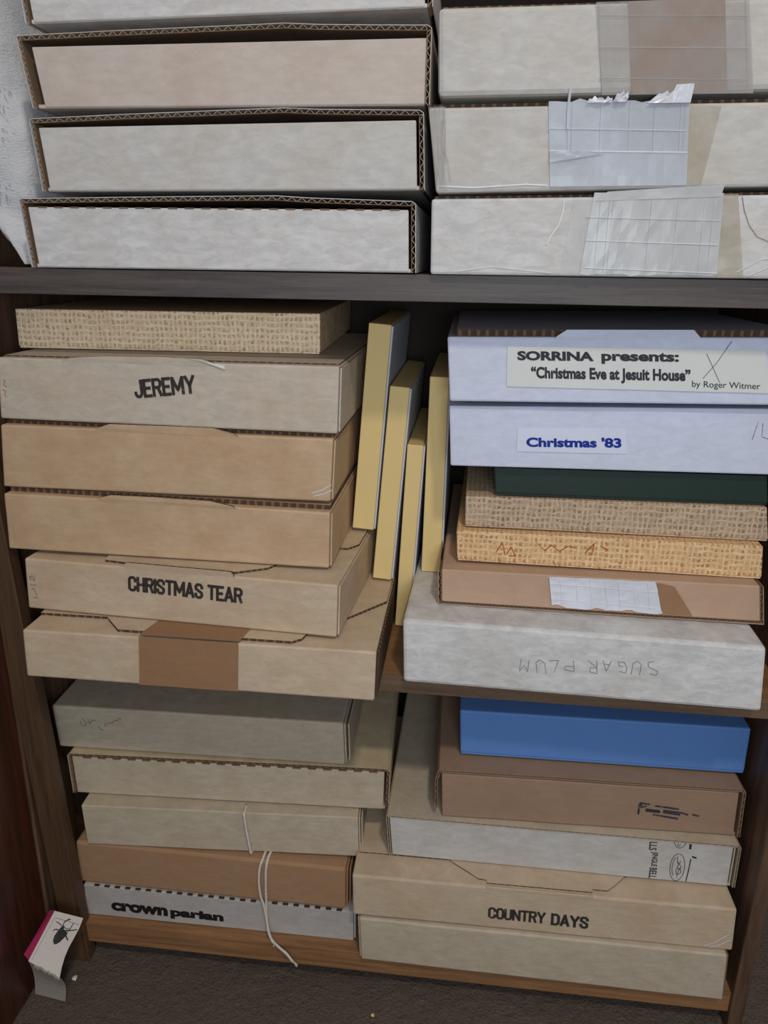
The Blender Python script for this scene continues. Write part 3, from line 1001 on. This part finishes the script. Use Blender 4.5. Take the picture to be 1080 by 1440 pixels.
c = wrapped_box('U2', 'golden woven-print box, lower of the two stacked under the dark green box', BURLAP, depth=0.27)
c.strokes([[(38, 12), (44, 22), (46, 10)], [(48, 10), (52, 18), (56, 9), (50, 8)], [(76, 24), (84, 16), (90, 22), (98, 16), (106, 22), (114, 20)], [(122, 16), (130, 26), (128, 14)], [(136, 24), (142, 20)]], INK_RED, 1.0, label='faded red crayon marks')
c = wrapped_box('U1', 'greyer woven-print box, upper of the two, directly beneath the dark green box', BURLAP2, depth=0.27)
wrapped_box('G', 'dark green lidded box pressed under the Christmas \'83 box', GREEN, depth=0.27)
c = closed_box('W', 'bluish-white box labelled Christmas \'83 in blue print', WHITE_CLEAN, r=0.0015, depth=0.30)
lb = c.facing('paper_label', LABEL2, [(61.4, 16), (162, 16), (160, 39.6), (63, 38.6)], y0=-0.0007, th=0.0001, label='white sticker')
c.text("Christmas '83", 70.5, 20.6, 86, 9.4, INK_BLUE, 0.6, 0.042, name='printed_lettering', y=-0.0012, parent=lb)
c.strokes([[(271.5, 31), (277, 47)], [(281, 46), (280, 34), (286, 32)]], PENCIL, 0.6)
c = mailer('S', 'white box with long typed paper label, topmost on right under upper shelf', WHITE_CLEAN, [(8, 8), (96, 7), (219, 7), (300, 8), (300, 290), (8, 290)], 0.0052,
           tab=[(94, 54.0), (96.5, 58.0), (105, 63.5), (213, 63.5), (218.5, 58.0), (221, 54.0)], flaps=0, depth=0.30)
lb = c.facing('paper_label', LABEL, [(51.2, 14.2), (276, 10.5), (273, 47), (53, 49)], y0=-0.0010, th=0.0002, nx=16, label='off-white paper label taped on')
c.text('SORRINA', 61.5, 37.2, 66.5, 8.2, INK_SOLID, -0.4, 0.05, name='printed_lettering', y=-0.0016, parent=lb)
c.text('presents:', 134.5, 34.6, 66, 10.4, INK_SOLID, -0.4, 0.042, name='printed_lettering', y=-0.0016, parent=lb)
c.text('\u201cChristmas Eve at Jesuit House\u201d', 73, 18.6, 137, 13.6, INK_SOLID, -0.6, 0.042, name='printed_lettering', y=-0.0016, parent=lb)
c.text('by Roger Witmer', 211, 13.8, 57, 7.0, INK_SOLID, -1.6, 0.004, name='printed_lettering', y=-0.0016, parent=lb)
c.strokes([[(220.3, 22.8), (232, 36), (245, 54.2)], [(223.8, 44), (229, 32), (234.4, 19.3)]], PEN, 0.45, label='pen-drawn cross', y=-0.0018)

# --- bottom compartment, left stack
c = closed_box('CP', 'dull white box with fat black lowercase print, at bottom of the lowest left stack', DULL_WHITE, r=0.0012)
perforation(c, c.h + 0.0002, 0.010, c.w - 0.010, 24, y=-0.0004, mat=BACKB, duty=0.5)
side_flaps(c, WHITE, 'r', n=1)
c.text('crown', 32, 9.6, 69, 12.6, INK_DARK, -0.6, 0.055, name='printed_lettering')
c.text('parian', 104, 6.4, 64, 15.6, INK_DARK, -0.6, 0.055, name='printed_lettering')
c = closed_box('Q', 'orange-tan cardboard box directly beneath the string-tied box', TAN2, r=0.003)
side_flaps(c, TAN2, 'r', n=2)
c = closed_box('O', 'pale putty box tied round with white string, in the lowest left stack', PALE, r=0.0014)
side_flaps(c, PALE, 'r', n=2, gap=0.0008)
c = carton('I', 'corrugated_box', 'wide cream box with dashed crease and corrugated rim, under the scribbled box', depth=0.31)
w, h = c.w, c.h
c.sleeve([(0, 0), (0, h - 0.0035), (0.0035, h), (w * 0.5, h + 0.0003), (w - 0.0035, h), (w, h - 0.0035), (w, 0)], 0.0036, outer=CREAM2)
vs, fs = rbox(0.0048, w - 0.0062, 0.0006, 0.004, 0.0004, h - 0.0052, 0.0010, 2, 14, 3)
fp = c.add('front_panel', vs, fs, PALE)
perforation(c, h - 0.0056, 0.014, w - 0.010, 20, y=0.0, parent=fp)
vs, fs = rbox(0.004, w - 0.004, 0.002, c.d, 0.0, 0.003, 0.0005, 1)
c.add('bottom_sheet', vs, fs, PALE)
c = closed_box('H', 'grey-beige box with faint scribble, uppermost in the lowest left stack', PALE, r=0.0022)
side_flaps(c, PALE, 'r', n=2, gap=0.002)
c.strokes([[(33, 40), (37, 35), (37, 31), (34, 30), (31, 33), (32, 36)], [(39, 34), (41, 37), (42, 33), (45, 38), (49, 38)], [(51, 31), (53, 27), (56, 26)], [(60, 36), (59, 32), (61, 31)], [(62, 34), (66, 37), (67, 35), (71, 39), (74, 39), (77, 43), (79, 41)]], PENCIL, 0.7, label='faint pencil scribble')

# --- bottom compartment, right stack
c = closed_box('X', 'cream-white box at the very bottom right, beneath COUNTRY DAYS', PALE, r=0.0018)
side_flaps(c, PALE, 'l', n=1)
side_flaps(c, INNER, 'r', n=1)
c = carton('CD', 'mailing_box', 'tan mailing box stamped COUNTRY DAYS, second from bottom in lowest right stack', depth=0.31)
c.block('body', CREAM, 0, c.w, 0, c.d, 0, c.h, 0.0022, 16, 4)
c.board('lid_tongue', CREAM, [(108.6, 30), (124, 19), (136, 10), (145, 9), (145, 5), (255.8, 5), (256, 9), (272, 9), (282, 18), (292.8, 30), (300, 34), (398, 34), (398, 300), (3, 300), (3, 34), (104, 34)], c.h - 0.0002, c.h + 0.0013)
vs, fs = rbox(0.1445, 0.2560, -0.0007, 0.001, c.h - 0.0026, c.h + 0.0012, 0.0004, 1)
c.add('locking_tab', vs, fs, CREAM)
c.stamp('COUNTRY', 147.0, 13.4, 61, 15.2, INK, -0.8, 2.7)
c.stamp('DAYS', 213.5, 12.0, 39.5, 15.6, INK, -0.8, 3.0)
c.strokes([[(372, 4), (382, 10), (396, 22)], [(378, 3), (388, 8), (398, 15)]], THREAD, 0.8, 'crease_line', y=-0.0009)

c = carton('JB', 'corrugated_box', 'white box with sideways JINGLE BELLS print and oval emblem, in lowest right stack', depth=0.31)
w, h = c.w, c.h
c.sleeve([(0, 0), (0, h - 0.002), (0.002, h), (w - 0.003, h), (w, h - 0.003), (w, 0)], 0.0026, outer=PALE, liner=PALE, flute=FLUTE)
vs, fs = rbox(0.0036, w - 0.0075, 0.0010, 0.0045, 0.0004, h - 0.0034, 0.0008, 2, 14, 3)
fp = c.add('front_panel', vs, fs, WHITE_WARM)
vs, fs = rbox(0.004, w - 0.004, 0.002, c.d, 0.0, 0.003, 0.0005, 1)
c.add('bottom_sheet', vs, fs, PALE)
vs, fs = rbox(w - 0.0062, w - 0.0046, 0.002, 0.05, 0.002, h - 0.005, 0.0003, 1)
c.add('end_flap', vs, fs, PALE)
# vertical lettering runs downwards
for body, z0, ln, x0, hh in (('LLS', 48.8, 10.8, 277.0, 8.0), ('JINGLE', 36.2, 19.0, 279.5, 7.6), ('BELL', 15.4, 13.6, 280.0, 7.6)):
    vs, fs, tw, th = text_shape(body, 0.018)
    out = [Vector(((x0 + v.y / th * hh) / 1000, 0.0004, (z0 - v.x / tw * ln) / 1000)) for v in vs]
    ob = c.add('printed_lettering', out, [f[:] for f in fs], INK, parent=fp, label='vertical printed letters ' + body)


def oval(cx, cz, rx, rz, a0=0.0, a1=2 * math.pi, n=36):
    return [(cx + rx * math.cos(a0 + (a1 - a0) * k / n), cz + rz * math.sin(a0 + (a1 - a0) * k / n)) for k in range(n + 1)]


em = [oval(308, 19.0, 7.4, 17.5), oval(307, 19, 4.2, 13.0, math.pi * 0.6, math.pi * 1.35), oval(309.5, 14, 2.6, 4.0),
      [(307, 33), (307.6, 24), (309, 26), (308, 17), (310, 18), (308.6, 8), (309, 5)], [(311, 27), (309.5, 23), (312, 20), (310.5, 15)]]
c.strokes(em, INK_SOLID, 0.6, 'printed_emblem', y=0.0004, parent=fp, label='black oval emblem')
c.strokes([oval(307.5, 56.5, 6.6, 12.5, math.pi * 1.08, math.pi * 1.92), [(308, 49), (307.4, 46)], [(305.6, 49.4), (306, 45.6)]], INK_SOLID, 0.6, 'printed_emblem', y=0.0004, parent=fp)
c.strokes([[(320.4, 31), (319.8, 16), (318.6, 1.5)]], INK, 1.1, 'printed_bar', y=0.0004, parent=fp)
c.strokes([[(318.2, 50), (318.4, 43.5)]], INK, 2.4, 'printed_bar', y=0.0004, parent=fp)
c.strokes([[(321.4, 34.5), (326, 33)]], INK, 2.0, 'printed_bar', y=0.0004, parent=fp)

c = carton('BR', 'corrugated_box', 'brown kraft box with faded stamped rectangle, directly under the blue box', depth=0.31)
w, h = c.w, c.h
c.sleeve([(-0.0035, 0.010), (-0.0025, h - 0.012), (0.0, h - 0.003), (0.002, h), (w * 0.5, h + 0.0006), (w - 0.003, h), (w, h - 0.003), (w, 0)], 0.0030, outer=KRAFT, liner=KRAFT, flute=FLUTE)
vs, fs = rbox(0.0042, w - 0.0060, 0.0016, 0.005, 0.0004, h - 0.0052, 0.0014, 2, 12, 3)
fp = c.add('front_panel', vs, fs, KRAFT)
vs, fs = rbox(0.004, w - 0.004, 0.003, c.d, 0.0, 0.003, 0.0005, 1)
c.add('bottom_sheet', vs, fs, KRAFT)
st = [[(212, 34.5), (222, 33.5)], [(211.6, 34), (211, 20)], [(213, 33), (213, 29), (219, 31)],
      [(227, 32), (252, 29.6)], [(218, 27), (232, 26), (233, 24), (219, 24.6)], [(218, 25.6), (233, 24.8)], [(236, 26.8), (256, 25), (262, 23)], [(236, 24.4), (254, 22.6)], [(266, 24), (273, 22.6)], [(226, 20.6), (244, 18.6), (252, 17.4)]]
c.strokes(st, INK_FADED, 2.1, 'faded_stamp', y=0.0009, parent=fp, label='blurred blue-black rubber stamp')

c = wrapped_box('BL', 'cornflower blue lidded box just below the middle shelf at right', BLUE, depth=0.30, r=0.002)

# ------------------------------------------------------------------ four thin yellow boxes standing between the stacks


def yellow_box(label, x0, z0, x1, z1, wb, wt, y, depth):
    """thin slipcase standing on its narrow end and leaning"""
    root = bpy.data.objects.new('slipcase_box', None)
    scene.collection.objects.link(root)
    ang = math.atan2(x1 - x0, z1 - z0)
    ln = math.hypot(x1 - x0, z1 - z0)
    root.location = (x0, y, z0)
    root.rotation_euler = (0, ang, 0)
    tag(root, label, 'box', 'thin yellow boxes standing between the stacks')
    vs, fs = rbox(0, wb, 0, depth, 0, ln, 0.0010, 2, 3, 6)
    vs = [Vector((v.x * (1 + (wt / wb - 1) * v.z / ln), v.y, v.z)) for v in vs]
    mesh_obj('case', vs, fs, YELLOW, root)
    vs, fs = rbox(wb + 0.0001, wb + 0.0019, 0.0012, depth - 0.001, 0.0012, ln - 0.0012, 0.0005, 1)
    vs = [Vector((v.x + (wt - wb) * v.z / ln, v.y, v.z)) for v in vs]
    sp = mesh_obj('side_cover', vs, fs, GREYCARD, root)
    sp['label'] = 'bluish white side cover'
    return root


yellow_box('thin yellow box standing leftmost of four, resting on the CHRISTMAS TEAR box', -0.0715, -0.2605, -0.0555, -0.0475, 0.0225, 0.0225, 0.105, 0.21)
yellow_box('thin yellow box standing second from left, resting on the taped cream box', -0.0490, -0.3160, -0.0335, -0.1080, 0.0200, 0.0200, 0.103, 0.21)
yellow_box('thin yellow box standing third from left, lowest, on the bare middle shelf', -0.0238, -0.3712, -0.0148, -0.1670, 0.0150, 0.0165, 0.103, 0.21)
yellow_box('duller yellow box standing rightmost of four, against the Christmas \'83 stack', 0.0032, -0.3060, 0.0058, -0.0980, 0.0205, 0.0190, 0.105, 0.21)

# ------------------------------------------------------------------ string tied round the putty box
STRING = plain('white cotton string', (206, 198, 184), 0.9, 0.1)
sr = bpy.data.objects.new('string', None)
scene.collection.objects.link(sr)
tag(sr, 'white cotton string round the putty box, loose ends dangling to the lowest shelf', 'string')


def cord(name, pts, r=0.0015, label=None):
    vs, fs = tube(pts, r, 7, jitter=0.18)
    ob = mesh_obj(name, vs, fs, STRING, sr, smooth=True)
    if label: ob['label'] = label
    return ob


cord('loop', [(-0.1818, 0.040, -0.5757), (-0.1816, 0.029, -0.5768), (-0.1812, 0.0272, -0.5800), (-0.1800, 0.0268, -0.5930), (-0.1785, 0.0268, -0.6060), (-0.1762, 0.0268, -0.6220), (-0.1755, 0.0275, -0.6300), (-0.1750, 0.034, -0.6312)], 0.0017)
cord('loose_end', [(-0.1610, 0.050, -0.6308), (-0.1600, 0.036, -0.6305), (-0.1608, 0.024, -0.6325), (-0.1632, 0.0185, -0.6400), (-0.1645, 0.0165, -0.6560), (-0.1632, 0.0155, -0.6760), (-0.1600, 0.0150, -0.6885), (-0.1572, 0.0140, -0.7050), (-0.1528, 0.008, -0.7230), (-0.1470, 0.004, -0.7320)], 0.0016)
cord('loose_end', [(-0.1540, 0.050, -0.6308), (-0.1535, 0.038, -0.6303), (-0.1552, 0.024, -0.6325), (-0.1562, 0.0185, -0.6420), (-0.1566, 0.0165, -0.6600), (-0.1569, 0.0160, -0.6880), (-0.1562, 0.0135, -0.7100), (-0.1505, 0.007, -0.7280), (-0.1400, 0.000, -0.7325), (-0.1310, -0.003, -0.7370), (-0.1225, -0.0038, -0.7480)], 0.0016)
rnd = random.Random(4)
for base, dr in (((-0.1470, 0.004, -0.7320), (0.6, -0.2, -0.5)), ((-0.1225, -0.0038, -0.7480), (0.5, -0.1, -0.8))):
    for k in range(5):
        b = Vector(base); d = Vector(dr) + Vector((rnd.uniform(-.6, .6), rnd.uniform(-.2, .05), rnd.uniform(-.3, .5)))
        d.z = max(d.z, -0.6) if base[2] > -0.74 else d.z
        vs, fs = tube([b, b + d * 0.003, b + d * 0.0055 + Vector((0, -0.0005, 0))], 0.00035, 5)
        mesh_obj('frayed_strand', vs, fs, STRING, sr)

# ------------------------------------------------------------------ folded card with a beetle picture
CARDM = plain('matt white printed card', (206, 196, 186), 0.6, 0.03)
CARD_SHADE = plain('grey shaded card', (170, 160, 148), 0.7, 0.05)  # darker tone paints shade into the down-tilted lower panel; torn crease shares it
PINK = plain('magenta card edge', (172, 48, 92), 0.5, 0.05)
BEETLE = plain('dark green black print', (30, 36, 30), 0.5, 0.2)
kr = bpy.data.objects.new('folded_card', None)
scene.collection.objects.link(kr)
kr.location = (-0.392, -0.05, FLOOR_Z)
tag(kr, 'folded white card with beetle picture and pink side, standing on carpet at lower left', 'card')
CL, CR = Vector((-0.397, -0.070, -0.7115)), Vector((-0.3640, -0.070, -0.7310))
TL, TR = Vector((-0.3825, -0.034, -0.6775)), Vector((-0.3500, -0.034, -0.6835))
BL_, BR_ = Vector((-0.4105, -0.0497, FLOOR_Z + 0.0004)), Vector((-0.3725, -0.0545, FLOOR_Z + 0.0004))
MR = CR.lerp(TR, 0.35) + Vector((-0.0030, 0.004, 0.0))


def patch(name, mat, grid, th, parent=kr):
    """curved sheet from a grid of points with a thickness"""
    ny = len(grid); nx = len(grid[0])
    P = [Vector(p) - kr.location for r in grid for p in r]
    vs = []
    nrm = ((Vector(grid[0][-1]) - Vector(grid[0][0])).cross(Vector(grid[-1][0]) - Vector(grid[0][0]))).normalized()
    for s in (0, 1):
        vs += [p - nrm * th * s for p in P]
    n = nx * ny
    fs = []
    for j in range(ny - 1):
        for i in range(nx - 1):
            a = j * nx + i
            fs.append([a, a + 1, a + nx + 1, a + nx]); fs.append([n + a, n + a + nx, n + a + nx + 1, n + a + 1])
    for j in range(ny - 1):
        for a in (j * nx, j * nx + nx - 1):
            fs.append([a, a + nx, n + a + nx, n + a])
    for i in range(nx - 1):
        for a in (i, (ny - 1) * nx + i):
            fs.append([a, n + a, n + a + 1, a + 1])
    return mesh_obj(name, vs, fs, mat, parent)


def bil(a, b, c_, d, s, t):
    return a.lerp(b, s).lerp(d.lerp(c_, s), t)


def upper(s, t):
    p = bil(CL, CR, TR, TL, s, t)
    return p + Vector((-0.0035 * s * math.sin(math.pi * min(1, t * 1.3)), 0, 0))


def lower(s, t):
    p = bil(BL_, BR_, CR, CL, s, t)
    return p + Vector((0.0015 * s * math.sin(math.pi * t), 0.004 * math.sin(math.pi * t), 0))


up = patch('upper_panel', CARDM, [[upper(i / 4, j / 6) for i in range(5)] for j in range(7)], 0.0006)
patch('lower_panel', CARD_SHADE, [[lower(i / 4, j / 6) for i in range(5)] for j in range(7)], 0.0006)
pk = [CL + Vector((-0.0085, 0.004, 0.003)), TL + Vector((-0.009, 0.003, -0.004))]
patch('side_panel', PINK, [[CL + Vector((-0.0085, 0.006, 0.0015)), CL + Vector((0, 0.0010, 0))], [TL + Vector((-0.008, 0.004, -0.004)), TL + Vector((0, 0.0010, 0))]], 0.0006)


def on_card(pts, lift=0.0008):
    n = (CR - CL).cross(TL - CL).normalized()
    if n.y > 0: n = -n
    return [upper(s, t) + n * lift - kr.location for s, t in pts]


def card_poly(name, pts, mat):
    P = on_card(pts)
    return mesh_obj(name, P, [list(range(len(P)))], mat, up)


def card_line(pts, w, mat=BEETLE, name='beetle_leg'):
    P2 = resample([Vector(p) for p in pts], 0.04); N2 = normals(P2)
    L2 = []
    for p, n in zip(P2, N2):
        L2 += [(p.x - n.x * w, p.y - n.y * w * 0.8), (p.x + n.x * w, p.y + n.y * w * 0.8)]
    V = on_card(L2)
    return V, [[2 * i, 2 * i + 1, 2 * i + 3, 2 * i + 2] for i in range(len(P2) - 1)]


card_poly('beetle_body', [(0.50, 0.455), (0.42, 0.50), (0.385, 0.58), (0.41, 0.70), (0.46, 0.78), (0.52, 0.80), (0.55, 0.74), (0.66, 0.72), (0.74, 0.69), (0.71, 0.62), (0.65, 0.53), (0.57, 0.47)], BEETLE)
V, Fc = [], []
for ln, w in (([(0.40, 0.70), (0.32, 0.695), (0.26, 0.66)], 0.012), ([(0.44, 0.78), (0.33, 0.81), (0.22, 0.82)], 0.008), ([(0.70, 0.66), (0.80, 0.62), (0.86, 0.60)], 0.014), ([(0.70, 0.71), (0.74, 0.80), (0.76, 0.88)], 0.012), ([(0.62, 0.73), (0.80, 0.76), (0.95, 0.80)], 0.010),
              ([(0.47, 0.78), (0.47, 0.86), (0.54, 0.91), (0.62, 0.93)], 0.014), ([(0.50, 0.78), (0.60, 0.76), (0.70, 0.77)], 0.006)):
    a, b = card_line(ln, w)
    o = len(V); V += a; Fc += [[k + o for k in f] for f in b]
ob = mesh_obj('beetle_leg', V, Fc, BEETLE, up)
ob['kind'] = 'stuff'
V, Fc = card_line([(0.08, 0.06), (0.10, 0.85), (0.16, 0.885), (0.95, 0.885)], 0.004)
mesh_obj('printed_border', V, Fc, plain('grey print line', (130, 122, 116)), up)
# torn fluff along the crease
tv, tf = [], []
for k in range(12):
    s = 0.25 + 0.72 * k / 11
    p = upper(s, 0.0) - kr.location + Vector((0, -0.0008, rnd.uniform(-0.002, 0.001)))
    a, b = rbox(-0.0018, 0.0018, -0.0005, 0.0005, -0.0012, 0.0012, 0.0003, 1)
    o = len(tv); tv += [p + Vector((v.x, v.y, v.z)) for v in a]; tf += [[i + o for i in f] for f in b]
ob = mesh_obj('torn_edge', tv, tf, CARD_SHADE, kr)

# crumbs of paper on the carpet
for (x, y, s, lb) in ((-0.376, -0.025, 0.0030, 'small white paper scrap on the carpet beside the folded card'), (-0.028, -0.028, 0.0018, 'tiny yellowish crumb on the carpet below the lowest shelf')):
    bm = bmesh.new()
    bmesh.ops.create_icosphere(bm, subdivisions=2, radius=s)
    for v in bm.verts:
        v.co *= 1 + 0.7 * noise.noise(v.co * 600)
        v.co.z *= 0.5
    me = bpy.data.meshes.new('paper_scrap')
    bm.to_mesh(me); bm.free()
    me.materials.append(LABEL if s > 0.002 else YELLOW)
    ob = bpy.data.objects.new('paper_scrap', me)
    ob.location = (x, y, FLOOR_Z + 0.0005)
    scene.collection.objects.link(ob)
    tag(ob, lb, 'scrap')

# ------------------------------------------------------------------ white fleece stuffed beside the top-left stack
FLEECE = NT('white fleece', 0.95, 0.1)
v = FLEECE.coord(scale=(1, 1, 3))
FLEECE.color(FLEECE.mix(FLEECE.noise(v, 30, 3), lin((214, 216, 222)), lin((242, 242, 242))))
FLEECE.bump(FLEECE.noise(v, 220, 5, 0.7), 0.8, 0.004)
NU, NV = 48, 60
vs, fs = [], []
fx = lambda t: t
for j in range(NV + 1):
    t = j / NV
    z = 0.003 + 0.315 * t
    for i in range(NU):
        a = 2 * math.pi * i / NU
        # right side bound by the boxes, left by the stile; lower end tapers towards the boxes
        xc = -0.3755 + 0.026 * max(0.0, 1 - t / 0.22)
        rx = 0.034 * min(1.0, 0.24 + t / 0.26)
        yc, ry = 0.120, 0.095
        n = noise.noise(Vector((math.cos(a) * 1.6, math.sin(a) * 1.6, z * 14)))
        n2 = noise.noise(Vector((math.cos(a) * 5, math.sin(a) * 5, z * 60)))
        k = 1 + 0.16 * n + 0.05 * n2
        ca, sa = math.cos(a), math.sin(a)
        ca = math.copysign(abs(ca) ** 0.6, ca); sa = math.copysign(abs(sa) ** 0.6, sa)
        x = xc + rx * k * ca; y = yc + ry * k * sa
        x = max(-0.413, min(x, -0.3395 if z < 0.066 else -0.3245))
        vs.append((x, y, z))
for j in range(NV):
    for i in range(NU):
        a = j * NU + i; b = j * NU + (i + 1) % NU
        fs.append([a, b, b + NU, a + NU])
fs.append(list(range(NU))[::-1]); fs.append([NV * NU + i for i in range(NU)])
fz = mesh_obj('fleece_blanket', vs, fs, FLEECE.m, smooth=True)
tag(fz, 'white fleece bundle stuffed beside the left stack on the top shelf', 'blanket')
# tufts of pile on its front
tv, tf = [], []
rnd = random.Random(11)
for k in range(1500):
    z = rnd.uniform(0.055, 0.30); x = rnd.uniform(-0.408, -0.342)
    t = (z - 0.003) / 0.315
    y = 0.120 - 0.095 * (1 + 0.05 * math.sin(z * 60)) * max(0.2, 1 - (abs(x + 0.3755) / 0.036) ** 3) - rnd.uniform(-0.006, 0.002)
    dx = rnd.uniform(-0.2, 1.0) * 0.005; dz = -rnd.uniform(0.1, 0.9) * 0.005
    o = len(tv)
    tv += [(x, y, z), (x + 0.0005, y, z + 0.0008), (x + dx, y - 0.004, z + dz), (x + dx * 1.5, y - 0.003, z + dz * 1.8)]
    tf += [[o, o + 1, o + 2], [o, o + 2, o + 3]]
pl = mesh_obj('pile', tv, tf, FLEECE.m, fz)
pl['kind'] = 'stuff'
